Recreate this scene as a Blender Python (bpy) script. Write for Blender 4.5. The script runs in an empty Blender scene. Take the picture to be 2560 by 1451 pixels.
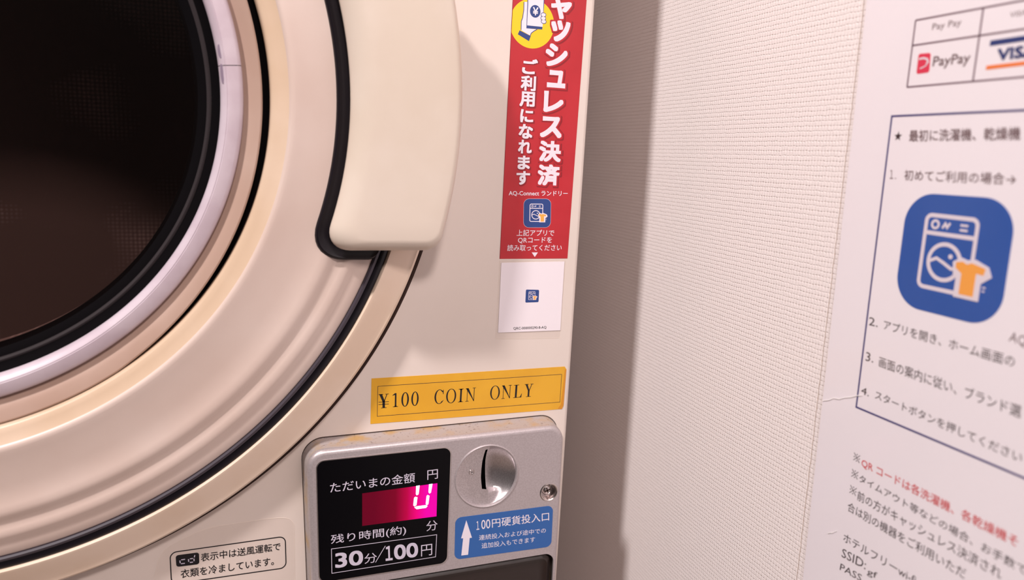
import bpy, bmesh, math, random
from mathutils import Vector, Matrix
from mathutils.geometry import tessellate_polygon

# ------------------------------------------------------------------ camera, world, lights, exposure
SC = bpy.context.scene
COL = SC.collection
cam_data = bpy.data.cameras.new('camera')
cam_data.sensor_fit = 'HORIZONTAL'
cam_data.sensor_width = 36.0
cam_data.lens = 26.4198
cam_data.clip_start = 0.01
cam_data.dof.use_dof = True
cam_data.dof.focus_distance = 0.395
cam_data.dof.aperture_fstop = 6.8
camera = bpy.data.objects.new('camera', cam_data)
COL.objects.link(camera)
camera.matrix_world = Matrix.Translation((-0.128599, -0.380000, 0.178840)) @ Matrix(((0.940901, 0.020796, -0.338044), (-0.336216, 0.177603, -0.924887), (0.040804, 0.983882, 0.174099))).to_4x4()
SC.camera = camera

world = bpy.data.worlds.new('world')
SC.world = world
world.use_nodes = True
world.node_tree.nodes['Background'].inputs[0].default_value = (1.0, 0.87, 0.83, 1)
world.node_tree.nodes['Background'].inputs[1].default_value = 0.065

def area(name, loc, target, size, watts, color):
    l = bpy.data.lights.new(name, 'AREA')
    l.shape = 'SQUARE'; l.size = size; l.energy = watts; l.color = color
    o = bpy.data.objects.new(name, l); COL.objects.link(o)
    o.location = loc
    o.rotation_euler = (Vector(target) - Vector(loc)).to_track_quat('-Z', 'Y').to_euler()
    return o
area('ceiling_light', (-1.18, -0.80, 1.72), (0.0, 0.0, 0.10), 0.15, 53, (1.0, 0.93, 0.91))
area('fill_light', (-0.15, -1.0, 0.82), (0.0, 0.0, 0.08), 0.14, 8.0, (1.0, 0.90, 0.87))  # added front fill for the dryer face, not an actual fixture

SC.view_settings.view_transform = 'Standard'
SC.view_settings.look = 'None'
SC.view_settings.gamma = 1.0
SC.view_settings.use_curve_mapping = False
SC.view_settings.exposure = -0.13

# ------------------------------------------------------------------ materials
def lin(c):
    return tuple(((v/255.0)/12.92 if v <= 10 else (((v/255.0)+0.055)/1.055)**2.4) for v in c) + (1.0,)

def mat(name, rgb, rough=0.5, metal=0.0, emit=None, coat=0.0, spec=0.5):
    m = bpy.data.materials.new(name); m.use_nodes = True
    b = m.node_tree.nodes['Principled BSDF']
    b.inputs['Base Color'].default_value = lin(rgb)
    b.inputs['Roughness'].default_value = rough
    b.inputs['Metallic'].default_value = metal
    b.inputs['Coat Weight'].default_value = coat
    b.inputs['Specular IOR Level'].default_value = spec
    if emit:
        b.inputs['Emission Color'].default_value = lin(emit[0])
        b.inputs['Emission Strength'].default_value = emit[1]
    return m

def grained(name, rgb, rgb2, scale=300.0, rough=0.45, bump=0.05, dist=0.0002, metal=0.0, thresh=(0.4, 0.6), detail=4.0, coat=0.0, bscale=None):
    """base colour that wanders between two tones plus a fine relief"""
    m = mat(name, rgb, rough, metal, coat=coat)
    nt = m.node_tree; b = nt.nodes['Principled BSDF']
    tc = nt.nodes.new('ShaderNodeTexCoord')
    n = nt.nodes.new('ShaderNodeTexNoise'); n.inputs['Scale'].default_value = scale; n.inputs['Detail'].default_value = detail
    r = nt.nodes.new('ShaderNodeValToRGB')
    r.color_ramp.elements[0].position = thresh[0]; r.color_ramp.elements[0].color = lin(rgb)
    r.color_ramp.elements[1].position = thresh[1]; r.color_ramp.elements[1].color = lin(rgb2)
    nt.links.new(tc.outputs['Object'], n.inputs['Vector'])
    nt.links.new(n.outputs['Fac'], r.inputs['Fac'])
    nt.links.new(r.outputs['Color'], b.inputs['Base Color'])
    if bump:
        n2 = nt.nodes.new('ShaderNodeTexNoise'); n2.inputs['Scale'].default_value = bscale or scale*3
        n2.inputs['Detail'].default_value = 2.0
        nt.links.new(tc.outputs['Object'], n2.inputs['Vector'])
        bp = nt.nodes.new('ShaderNodeBump'); bp.inputs['Strength'].default_value = bump; bp.inputs['Distance'].default_value = dist
        nt.links.new(n2.outputs['Fac'], bp.inputs['Height'])
        nt.links.new(bp.outputs['Normal'], b.inputs['Normal'])
    return m

CREAM = grained('cream_enamel', (216, 202, 194), (212, 197, 188), 9, 0.42, 0.12, 0.0001, bscale=1500)
DOORC = grained('cream_plastic', (206, 187, 178), (200, 179, 169), 14, 0.34, 0.10, 0.0001, bscale=1200)
RIMC = grained('aged_cream_plastic', (228, 206, 188), (222, 198, 177), 20, 0.40, 0.08, 0.0001, bscale=1200)
BEVELC = grained('yellowed_plastic', (208, 184, 162), (200, 174, 149), 20, 0.4, 0.08, 0.0001, bscale=1200)
PANELC = grained('shaded_cream_plastic', (176, 150, 137), (169, 141, 127), 20, 0.4, 0.06, 0.0001, bscale=1200)  # cream inner panel, its brown shade put into the base colour
HANDC = grained('ivory_handle_plastic', (208, 194, 181), (203, 188, 173), 18, 0.38, 0.06, 0.0001, bscale=900)
RUBBER = mat('black_rubber', (20, 16, 22), 0.30, spec=0.35)
RUBBER2 = mat('grey_rubber', (58, 51, 60), 0.35)
LILAC = grained('pale_lilac_plastic', (196, 182, 191), (187, 171, 181), 60, 0.36, 0.08, 0.0001, bscale=1500)
DARKBR = mat('dark_recess_and_shade', (58, 42, 37), 0.8, spec=0.2)  # joints and recesses, also the painted shadow round the door rim
SMUDGE = mat('grey_grime', (122, 106, 124), 0.6)
BLACK = mat('black_gap', (8, 6, 8), 0.8, spec=0.05)
BLACKG = mat('black_gloss_panel', (7, 6, 9), 0.2, spec=0.12)
GBORD = mat('dark_grey_seal', (44, 38, 40), 0.45, spec=0.3)
SILVER = grained('silver_paint', (188, 178, 180), (180, 169, 171), 1200, 0.38, 0.16, 0.00005, metal=0.5, bscale=3500)
SILVERB = grained('cast_silver_dish', (206, 198, 200), (190, 181, 183), 1500, 0.30, 0.30, 0.00006, metal=0.95, bscale=3000)
CHROME = mat('bright_steel', (205, 196, 194), 0.22, 1.0)
PLATELINE = mat('silver_line', (196, 188, 192), 0.35, 0.4)
FLAP = mat('brown_black_flap', (38, 27, 24), 0.38)
WHITE = mat('white_vinyl', (232, 222, 228), 0.35)
INKW = mat('white_ink', (226, 216, 226), 0.5)
INKG = mat('grey_ink', (196, 188, 204), 0.5)
INKK = mat('black_ink', (14, 10, 16), 0.5)
INKN = mat('navy_ink', (38, 60, 122), 0.5)
RED = grained('red_vinyl', (176, 34, 43), (184, 39, 48), 30, 0.30, 0.04, 0.0001, bscale=500)
REDD = mat('dark_red_ink', (140, 20, 32), 0.4)
YELL = mat('yellow_ink', (244, 196, 30), 0.35)
TAPE = grained('yellow_tape', (214, 157, 40), (220, 164, 44), 40, 0.26, 0.04, 0.0001, bscale=600)
TAPED = mat('yellow_tape_fold', (204, 136, 34), 0.35)
BLUE = mat('blue_label', (44, 92, 158), 0.35)
NAVY = mat('navy_icon', (40, 66, 128), 0.35)
ICONB = mat('printed_blue', (38, 86, 168), 0.30)
ORANGE = mat('orange_ink', (244, 166, 74), 0.4)
PAPER = mat('white_paper', (242, 236, 243), 0.45, coat=0.0)
P_INK = mat('printed_black', (52, 36, 40), 0.5)
P_INK2 = mat('printed_taupe', (120, 98, 102), 0.5)
P_GRID = mat('table_line', (122, 98, 112), 0.5)
P_NAVY = mat('frame_navy', (52, 48, 116), 0.5)
P_RED = mat('printed_red', (214, 70, 74), 0.5)
P_PINK = mat('logo_red', (222, 52, 84), 0.5)
P_VISA = mat('logo_navy', (30, 52, 118), 0.5)
P_ORG = mat('logo_orange', (238, 126, 60), 0.5)
GLINT = mat('painted_crease_glint', (255, 252, 252), 0.25)  # white stands for light glinting on the film creases
PALE = mat('pale_residue', (226, 212, 200), 0.3)

# ledge with grime collected on top of the coin unit
def ledge_material():
    m = bpy.data.materials.new('grimy_silver'); m.use_nodes = True
    nt = m.node_tree; b = nt.nodes['Principled BSDF']
    b.inputs['Roughness'].default_value = 0.5; b.inputs['Metallic'].default_value = 0.15
    tc = nt.nodes.new('ShaderNodeTexCoord')
    n = nt.nodes.new('ShaderNodeTexNoise'); n.inputs['Scale'].default_value = 90; n.inputs['Detail'].default_value = 6
    n2 = nt.nodes.new('ShaderNodeTexNoise'); n2.inputs['Scale'].default_value = 700; n2.inputs['Detail'].default_value = 3
    r = nt.nodes.new('ShaderNodeValToRGB')
    r.color_ramp.elements[0].position = 0.50; r.color_ramp.elements[0].color = lin((168, 157, 155))
    r.color_ramp.elements[1].position = 0.72; r.color_ramp.elements[1].color = lin((178, 144, 96))
    r2 = nt.nodes.new('ShaderNodeValToRGB')
    r2.color_ramp.elements[0].position = 0.22; r2.color_ramp.elements[0].color = (0.3, 0.22, 0.18, 1)
    r2.color_ramp.elements[1].position = 0.40; r2.color_ramp.elements[1].color = (1, 1, 1, 1)
    mx = nt.nodes.new('ShaderNodeMix'); mx.data_type = 'RGBA'; mx.blend_type = 'MULTIPLY'; mx.inputs[0].default_value = 0.8
    L = nt.links.new
    L(tc.outputs['Object'], n.inputs['Vector']); L(tc.outputs['Object'], n2.inputs['Vector'])
    L(n.outputs['Fac'], r.inputs['Fac']); L(n2.outputs['Fac'], r2.inputs['Fac'])
    L(r.outputs['Color'], mx.inputs[6]); L(r2.outputs['Color'], mx.inputs[7]); L(mx.outputs[2], b.inputs['Base Color'])
    return m
LEDGE = ledge_material()

def glass_material(name, tint, gloss):
    m = bpy.data.materials.new(name); m.use_nodes = True
    nt = m.node_tree; nt.nodes.clear()
    o = nt.nodes.new('ShaderNodeOutputMaterial'); mx = nt.nodes.new('ShaderNodeMixShader')
    t = nt.nodes.new('ShaderNodeBsdfTransparent'); t.inputs[0].default_value = tint
    g = nt.nodes.new('ShaderNodeBsdfGlossy'); g.inputs['Roughness'].default_value = 0.12
    f = nt.nodes.new('ShaderNodeFresnel'); f.inputs[0].default_value = gloss
    L = nt.links.new
    ge = nt.nodes.new('ShaderNodeNewGeometry'); k = nt.nodes.new('ShaderNodeMath'); k.operation = 'SUBTRACT'; k.use_clamp = True
    L(f.outputs[0], k.inputs[0]); L(ge.outputs['Backfacing'], k.inputs[1]); L(k.outputs[0], mx.inputs[0]); L(t.outputs[0], mx.inputs[1]); L(g.outputs[0], mx.inputs[2]); L(mx.outputs[0], o.inputs[0])
    return m
GLASS = glass_material('smoked_glass', (0.62, 0.50, 0.48, 1), 1.45)
FILM = glass_material('clear_film', (0.995, 0.992, 0.99, 1), 1.3)

def drum_material():
    m = mat('perforated_drum', (122, 108, 103), 0.6, 0.0)
    nt = m.node_tree; b = nt.nodes['Principled BSDF']; L = nt.links.new
    tc = nt.nodes.new('ShaderNodeTexCoord')
    v = nt.nodes.new('ShaderNodeTexVoronoi'); v.inputs['Scale'].default_value = 300; v.inputs['Randomness'].default_value = 0.08
    r = nt.nodes.new('ShaderNodeValToRGB')
    r.color_ramp.elements[0].position = 0.28; r.color_ramp.elements[0].color = lin((226, 214, 212))
    r.color_ramp.elements[1].position = 0.38; r.color_ramp.elements[1].color = lin((122, 108, 103))
    n = nt.nodes.new('ShaderNodeTexNoise'); n.inputs['Scale'].default_value = 12
    r2 = nt.nodes.new('ShaderNodeValToRGB'); r2.color_ramp.elements[0].position = 0.54; r2.color_ramp.elements[1].position = 0.72
    mx = nt.nodes.new('ShaderNodeMix'); mx.data_type = 'RGBA'; mx.inputs[6].default_value = lin((122, 108, 103))
    L(tc.outputs['Object'], v.inputs['Vector']); L(tc.outputs['Object'], n.inputs['Vector'])
    L(v.outputs['Distance'], r.inputs['Fac']); L(n.outputs['Fac'], r2.inputs['Fac'])
    L(r2.outputs['Color'], mx.inputs[0]); L(r.outputs['Color'], mx.inputs[7]); L(mx.outputs[2], b.inputs['Base Color'])
    return m
DRUM = drum_material()

def wallpaper_material():
    """woven vinyl wallpaper: rows of small raised weft stitches with uneven edges"""
    m = mat('woven_wallpaper', (226, 212, 198), 0.48)
    nt = m.node_tree; b = nt.nodes['Principled BSDF']; L = nt.links.new
    tc = nt.nodes.new('ShaderNodeTexCoord')
    sep = nt.nodes.new('ShaderNodeSeparateXYZ'); L(tc.outputs['Object'], sep.inputs[0])
    nz = nt.nodes.new('ShaderNodeTexNoise'); nz.inputs['Scale'].default_value = 260; nz.inputs['Detail'].default_value = 3
    L(tc.outputs['Object'], nz.inputs['Vector'])
    def math_(op, a, bval=None, c=None):
        n = nt.nodes.new('ShaderNodeMath'); n.operation = op
        for i, v in enumerate((a, bval, c)):
            if v is None: continue
            if isinstance(v, (int, float)): n.inputs[i].default_value = v
            else: L(v, n.inputs[i])
        return n.outputs[0]
    wob = math_('SUBTRACT', nz.outputs['Fac'], 0.5)
    yy = math_('MULTIPLY_ADD', wob, 0.0009, sep.outputs['Y'])
    zz = math_('MULTIPLY_ADD', wob, 0.0011, sep.outputs['Z'])
    def ridge(v, pitch, power):
        t = math_('FRACT', math_('DIVIDE', v, pitch))
        t = math_('ABSOLUTE', math_('SUBTRACT', t, 0.5))            # 0 in the middle of a stitch, 0.5 at its edge
        return math_('POWER', math_('MULTIPLY', t, 2.0), power)
    gap_r = ridge(zz, 0.00220, 5.0)
    gap_c = ridge(yy, 0.00190, 7.0)
    n2 = nt.nodes.new('ShaderNodeTexNoise'); n2.inputs['Scale'].default_value = 420; n2.inputs['Detail'].default_value = 2
    L(tc.outputs['Object'], n2.inputs['Vector'])
    mid_c = math_('SUBTRACT', 1.0, ridge(math_('MULTIPLY_ADD', zz, 0.35, yy), 0.00190, 1.3))
    dash = math_('MULTIPLY', gap_r, math_('MULTIPLY_ADD', mid_c, 1.0, 0.12))
    dash = math_('MULTIPLY', dash, math_('MULTIPLY_ADD', n2.outputs['Fac'], 1.3, 0.1))
    h = math_('SUBTRACT', math_('SUBTRACT', 1.0, dash), math_('MULTIPLY', gap_c, 0.45))
    h = math_('MULTIPLY_ADD', math_('SUBTRACT', n2.outputs['Fac'], 0.5), 0.5, h)
    # vertical seam between two wallpaper widths just left of the notice
    seam = math_('ABSOLUTE', math_('SUBTRACT', yy, -0.1212))
    seam = math_('MINIMUM', math_('DIVIDE', seam, 0.0005), 1.0)
    h = math_('MULTIPLY', h, seam)
    bp = nt.nodes.new('ShaderNodeBump'); bp.inputs['Strength'].default_value = 0.8; bp.inputs['Distance'].default_value = 0.00028
    L(h, bp.inputs['Height']); L(bp.outputs['Normal'], b.inputs['Normal'])
    r = nt.nodes.new('ShaderNodeValToRGB')
    r.color_ramp.elements[0].position = 0.0; r.color_ramp.elements[0].color = lin((188, 166, 152))  # shade in the weave gaps mixed into the base colour
    r.color_ramp.elements[1].position = 0.62; r.color_ramp.elements[1].color = lin((240, 231, 230))
    L(h, r.inputs['Fac']); L(r.outputs['Color'], b.inputs['Base Color'])
    return m
WALLP = wallpaper_material()
WALLB = mat('plain_wall', (200, 186, 172), 0.7)
FLOORM = grained('grey_vinyl_floor', (150, 136, 126), (140, 126, 116), 20, 0.6, 0.05, 0.0003)

def screen_material(cx, cz):
    """diffused red LED window: the lit digit bleeds into the red filter"""
    m = bpy.data.materials.new('red_led_window'); m.use_nodes = True
    nt = m.node_tree; b = nt.nodes['Principled BSDF']; L = nt.links.new
    b.inputs['Roughness'].default_value = 0.25; b.inputs['Specular IOR Level'].default_value = 0.1; b.inputs['Base Color'].default_value = (0.02, 0.001, 0.004, 1)
    tc = nt.nodes.new('ShaderNodeTexCoord'); s = nt.nodes.new('ShaderNodeSeparateXYZ'); L(tc.outputs['Object'], s.inputs[0])
    mr = nt.nodes.new('ShaderNodeMapRange'); mr.inputs['From Min'].default_value = cx - 0.026; mr.inputs['From Max'].default_value = cx + 0.002
    L(s.outputs['X'], mr.inputs['Value'])
    r = nt.nodes.new('ShaderNodeValToRGB'); e = r.color_ramp.elements
    e[0].position = 0.0; e[0].color = lin((104, 2, 30))
    e[1].position = 1.0; e[1].color = lin((255, 0, 178))
    for p, c in ((0.40, (128, 2, 36)), (0.62, (196, 2, 70)), (0.80, (250, 0, 128))):
        x = e.new(p); x.color = lin(c)
    L(mr.outputs[0], r.inputs['Fac']); L(r.outputs['Color'], b.inputs['Emission Color']); b.inputs['Emission Strength'].default_value = 1.0
    return m
LED = mat('lit_segment', (255, 240, 255), 0.5, emit=((255, 236, 255), 1.6))

# ------------------------------------------------------------------ mesh helpers (all sizes in millimetres)
WXM = 115.0
def on_front(u, v, h):     # machine front: x = u, height = v, h = how far it stands proud
    return (u*0.001, -h*0.001, v*0.001)
def on_wall(u, v, t):      # right wall: y = u, height = v, t = how far it stands off the wall
    return ((WXM - t)*0.001, u*0.001, v*0.001)

class MB:
    def __init__(s, place=on_front): s.v = []; s.f = []; s.p = place
    def add(s, vs, fs):
        k = len(s.v); s.v += [s.p(*q) for q in vs]; s.f += [tuple(i+k for i in f) for f in fs]
    def build(s, name, m, parent=None, origin=(0, 0, 0), smooth=False):
        me = bpy.data.meshes.new(name)
        me.from_pydata([(a-origin[0], b-origin[1], c-origin[2]) for a, b, c in s.v], [], s.f)
        bm = bmesh.new(); bm.from_mesh(me); bmesh.ops.recalc_face_normals(bm, faces=bm.faces)
        bm.to_mesh(me); bm.free()
        me.materials.append(m)
        if smooth:
            for p in me.polygons: p.use_smooth = True
            me.set_sharp_from_angle(angle=math.radians(38))
        o = bpy.data.objects.new(name, me); COL.objects.link(o)
        if parent is not None: o.parent = parent
        else: o.location = origin
        return o
    def prism(s, loops, h0, h1):
        if not isinstance(loops[0][0], (tuple, list)): loops = [loops]
        tri = tessellate_polygon([[Vector((x, y, 0)) for x, y in lp] for lp in loops])
        flat = [p for lp in loops for p in lp]; n = len(flat)
        s.add([(x, y, h1) for x, y in flat] + [(x, y, h0) for x, y in flat],
              [tuple(t) for t in tri] + [tuple(i+n for i in t) for t in tri] + side_quads(loops, n))
    def loft(s, rings, cap=True):
        """rings: list of (loop2d, h) with equal point counts"""
        n = len(rings[0][0]); vs = []; fs = []
        for lp, h in rings: vs += [(x, y, h) for x, y in lp]
        for k in range(len(rings)-1):
            for i in range(n):
                j = (i+1) % n; fs.append((k*n+i, k*n+j, (k+1)*n+j, (k+1)*n+i))
        if cap: fs.append(tuple(range((len(rings)-1)*n, len(rings)*n)))
        s.add(vs, fs)
    def lathe(s, c, prof, n=256, a0=0.0, a1=360.0, cfun=None):
        full = abs(a1-a0) >= 359.999; m = n if full else n+1
        vs = []; fs = []
        for i in range(m):
            a = math.radians(a0+(a1-a0)*i/n)
            for (r, h) in prof: vs.append((c[0]+r*math.cos(a), c[1]+r*math.sin(a), h))
        k = len(prof)
        for i in range(n):
            j = (i+1) % m
            for q in range(k-1): fs.append((i*k+q, j*k+q, j*k+q+1, i*k+q+1))
        s.add(vs, fs)
    def line(s, pts, w, h0, h1, closed=False):
        """flat ribbon of width w along a 2D path"""
        n = len(pts); L = []; R = []
        for i in range(n):
            a = pts[(i-1) % n] if (closed or i > 0) else pts[i]
            b = pts[(i+1) % n] if (closed or i < n-1) else pts[i]
            p = pts[i]
            d1 = (Vector(p)-Vector(a)); d2 = (Vector(b)-Vector(p))
            if d1.length < 1e-9: d1 = d2
            if d2.length < 1e-9: d2 = d1
            d1.normalize(); d2.normalize(); t = (d1+d2); t.normalize(); nn = Vector((-t.y, t.x))
            k = w/2/max(0.35, abs(nn.dot(Vector((-d1.y, d1.x)))))
            L.append((p[0]+nn.x*k, p[1]+nn.y*k)); R.append((p[0]-nn.x*k, p[1]-nn.y*k))
        m = n if closed else n-1
        vs = [(x, y, h1) for x, y in L]+[(x, y, h1) for x, y in R]+[(x, y, h0) for x, y in L]+[(x, y, h0) for x, y in R]
        fs = []
        for i in range(m):
            j = (i+1) % n
            fs += [(i, j, n+j, n+i), (i, j, 2*n+j, 2*n+i), (n+i, n+j, 3*n+j, 3*n+i)]
        s.add(vs, fs)
    def text(s, txt, BL, BR, TL, h, bold=0.0, res=2):
        vs, fs, bb = glyphs(txt, 0.0, res)
        x0, y0, x1, y1 = bb
        x0 -= bold; y0 -= bold; x1 += bold; y1 += bold
        ex = ((BR[0]-BL[0])/(x1-x0), (BR[1]-BL[1])/(x1-x0)); ey = ((TL[0]-BL[0])/(y1-y0), (TL[1]-BL[1])/(y1-y0))
        for k, (dx, dy) in enumerate(stamps(bold)):
            s.add([(BL[0]+(x+dx-x0)*ex[0]+(y+dy-y0)*ey[0], BL[1]+(x+dx-x0)*ex[1]+(y+dy-y0)*ey[1], h+0.006*k) for x, y in vs], fs)
    def glyph(s, ch, c, w, hh, h, bold=0.0, grow=0.0, shift=(0, 0), res=5):
        vs, fs, (x0, y0, x1, y1) = glyphs(ch, 0.0, res)
        x0 -= bold; y0 -= bold; x1 += bold; y1 += bold
        w2 = w+2*grow; h2 = hh+2*grow
        for k, (dx, dy) in enumerate(stamps(bold)):
            s.add([(c[0]+shift[0]+((x+dx-x0)/(x1-x0)-0.5)*w2, c[1]+shift[1]+((y+dy-y0)/(y1-y0)-0.5)*h2, h+0.0028*k) for x, y in vs], fs)

def stamps(b):
    """small offsets that thicken a stroke by b on every side"""
    if b < 0.001: return [(0, 0)]
    if b < 0.02: return [(0, 0), (b, b), (-b, b), (-b, -b), (b, -b)]
    n = 3 if b < 0.03 else 5
    side = [b*(2.0*i/n-1.0) for i in range(n)]
    return [(0, 0)]+[(t, b) for t in side]+[(b, -t) for t in side]+[(-t, -b) for t in side]+[(-b, t) for t in side]

def side_quads(loops, n):
    fs = []; k = 0
    for lp in loops:
        m = len(lp)
        for i in range(m):
            j = (i+1) % m; fs.append((k+i, k+j, n+k+j, n+k+i))
        k += m
    return fs

_g = {}
def glyphs(txt, bold, res):
    key = (txt, round(bold, 4), res)
    if key in _g: return _g[key]
    c = bpy.data.curves.new('lettering', 'FONT'); c.body = txt; c.offset = bold; c.resolution_u = res
    o = bpy.data.objects.new('lettering', c); COL.objects.link(o)
    me = bpy.data.meshes.new_from_object(o.evaluated_get(bpy.context.evaluated_depsgraph_get()))
    vs = [(v.co.x, v.co.y) for v in me.vertices]; fs = [tuple(p.vertices) for p in me.polygons]
    bpy.data.objects.remove(o); bpy.data.curves.remove(c); bpy.data.meshes.remove(me)
    xs = [v[0] for v in vs]; ys = [v[1] for v in vs]
    _g[key] = (vs, fs, (min(xs), min(ys), max(xs), max(ys)))
    return _g[key]

def circle(c, r, n=48, ry=None):
    ry = ry or r
    return [(c[0]+r*math.cos(2*math.pi*i/n), c[1]+ry*math.sin(2*math.pi*i/n)) for i in range(n)]

def inset_poly(P, d):
    out = []; n = len(P)
    ar = sum(P[i][0]*P[(i+1) % n][1]-P[(i+1) % n][0]*P[i][1] for i in range(n)); sg = 1 if ar > 0 else -1
    for i in range(n):
        a, p, b = Vector(P[i-1]), Vector(P[i]), Vector(P[(i+1) % n])
        d1 = (p-a).normalized(); d2 = (b-p).normalized()
        n1 = Vector((-d1.y, d1.x))*sg; n2 = Vector((-d2.y, d2.x))*sg
        m = n1+n2; m = m/m.length_squared*2 if m.length > 1e-6 else n1
        out.append((p.x+m.x*d, p.y+m.y*d))
    return out

def fillet(P, r, n=8):
    """polygon with rounded corners; r may be a list"""
    out = []; N = len(P)
    for i in range(N):
        a, p, b = Vector(P[i-1]), Vector(P[i]), Vector(P[(i+1) % N])
        rr = r[i] if isinstance(r, (list, tuple)) else r
        d1 = (a-p); d2 = (b-p)
        t = min(rr, d1.length*0.48, d2.length*0.48)
        A = p+d1.normalized()*t; B = p+d2.normalized()*t
        c1 = A+(p-A)*0.5523; c2 = B+(p-B)*0.5523
        for k in range(n+1):
            u = k/n
            q = A*(1-u)**3+c1*3*u*(1-u)**2+c2*3*u*u*(1-u)+B*u**3
            out.append((q.x, q.y))
    return out

def empty(name, loc, label, cat, group=None):
    o = bpy.data.objects.new(name, None); COL.objects.link(o)
    o.location = loc; o['label'] = label; o['category'] = cat
    o.empty_display_size = 0.05
    if group: o['group'] = group
    return o
def struct(o): o['kind'] = 'structure'; return o

def box(mb, x0, x1, y0, y1, z0, z1):
    vs = [(x, y, z) for x in (x0, x1) for y in (y0, y1) for z in (z0, z1)]
    k = len(mb.v); mb.v += vs
    mb.f += [tuple(i+k for i in f) for f in ((0, 1, 3, 2), (4, 6, 7, 5), (0, 4, 5, 1), (2, 3, 7, 6), (0, 2, 6, 4), (1, 5, 7, 3))]

def affine(BL, BR, TL):
    return lambda u, v: (BL[0]+(BR[0]-BL[0])*u+(TL[0]-BL[0])*v, BL[1]+(BR[1]-BL[1])*u+(TL[1]-BL[1])*v)

# ------------------------------------------------------------------ the setting
FLOOR = -0.95
m = MB(); box(m, WXM*0.001, WXM*0.001+0.10, -1.6, 0.72, FLOOR, 1.45)
struct(m.build('wall_right', WALLP))
m = MB(); box(m, -1.6, WXM*0.001, 0.62, 0.72, FLOOR, 1.45)
struct(m.build('wall_back', WALLB))
m = MB(); box(m, -1.6, WXM*0.001+0.10, -1.6, 0.72, FLOOR-0.06, FLOOR)
struct(m.build('floor', FLOORM))

# ------------------------------------------------------------------ the dryer
DX, DZ = -264.0, 201.0
DC = (DX, DZ)
O = (-0.264, 0.28, FLOOR)
dryer = empty('tumble_dryer', O, 'cream coin-operated tumble dryer with round dark glass door beside the wallpapered wall', 'dryer')
def B(mb, name, m, parent=dryer, smooth=False): return mb.build(name, m, parent, O, smooth)

# cabinet: front sheet with a round opening, sides with a small rounded edge
def right_edge(z):
    return 46.9+(max(-80, min(z, 270))+69)*0.0113
xr_top, xr_bot = right_edge(270), right_edge(-80)
def cab_outline(d):
    P = [(-579+d, FLOOR*1000), (xr_bot-d, FLOOR*1000), (xr_bot-d, -80), (xr_top-d, 270), (xr_top-d, 640-d), (-579+d, 640-d)]
    return P
m = MB()
hole = circle(DC, 118, 128)
m.prism([cab_outline(2.0), hole], -1.0, 0.0)
m.loft([(cab_outline(2.0), 0), (cab_outline(1.0), -0.25), (cab_outline(0.3), -0.9), (cab_outline(0), -2.0), (cab_outline(0), -560)])
B(m, 'cabinet', CREAM, smooth=True)

# added ring: the door rim's shadow painted as a thin dark brown line
m = MB(); m.lathe(DC, [(226, 0.1), (233.5, 0.5), (234.9, 0.4), (235.5, 0.0)], 256); B(m, 'rim_shadow_ring', DARKBR, smooth=True)

# drum seen dimly through the glass
m = MB(); m.lathe(DC, [(117.5, -1), (117.5, -10), (210, -40), (214, -300), (200, -330), (0.1, -338)], 128)
B(m, 'drum', DRUM, smooth=True)

# door shell, a shallow dish of rings
m = MB()
prof = [(225.0, 0.2), (226.5, 4.5), (230.8, 6.4), (231.7, 7.6), (231.4, 8.6), (230.2, 9.8), (229.2, 9.7), (227.6, 10.4),
        (222.5, 12.6), (217.6, 15.4), (216.2, 15.8), (215.6, 15.0), (215.4, 12)]
m.lathe(DC, prof, 320)
door = B(m, 'door', RIMC, smooth=True)
m = MB()
prof = [(209.3, 10), (209.2, 14.2), (208.4, 14.9), (205.0, 15.1), (202.4, 15.8), (200.2, 17.0), (198.2, 17.6), (196.2, 17.2), (193.8, 16.6), (191.6, 17.3),
        (189.6, 18.5), (187.4, 18.9), (185.0, 18.6), (181.5, 18.1), (176.0, 18.7), (168.0, 20.1), (162.5, 21.3), (160.0, 22.0), (158.6, 22.2), (157.6, 21.9), (157.0, 21.2)]
m.lathe(DC, prof, 320)
B(m, 'door_face', DOORC, door, True)
m = MB()
prof = [(157.0, 21.2), (155.6, 20.6), (152.6, 19.8), (150.4, 19.4), (149.6, 18.8), (149.2, 17.6), (149.0, 10.0)]
m.lathe(DC, prof, 320)
B(m, 'inner_bevel', BEVELC, door, True)
# dark floor under the gap, and the inner panel ring set a little low in it
m = MB(); m.lathe(DC, [(150, 10.2), (130, 10.2)], 256); B(m, 'gap_floor', BLACK, door)
m = MB()
vs = []; fs = []; n = 320
for i in range(n):
    a = 2*math.pi*i/n
    da = ((a-math.radians(8)+math.pi) % (2*math.pi))-math.pi
    g = 3.0*max(0.0, math.cos(da*90/64))**0.8 if abs(da) < math.radians(64) else 0.0
    ro = 149.0-g
    for r, h in ((ro, 11.0), (ro-0.3, 16.4), (ro-1.0, 16.9), (143.5, 16.2), (139.8, 14.4), (138.6, 13.0), (136.0, 12.0)):
        vs.append((DX+r*math.cos(a), DZ+r*math.sin(a), h))
k = 7
for i in range(n):
    j = (i+1) % n
    for q in range(k-1): fs.append((i*k+q, j*k+q, j*k+q+1, i*k+q+1))
m.add(vs, fs); B(m, 'inner_panel', PANELC, door, True)
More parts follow.
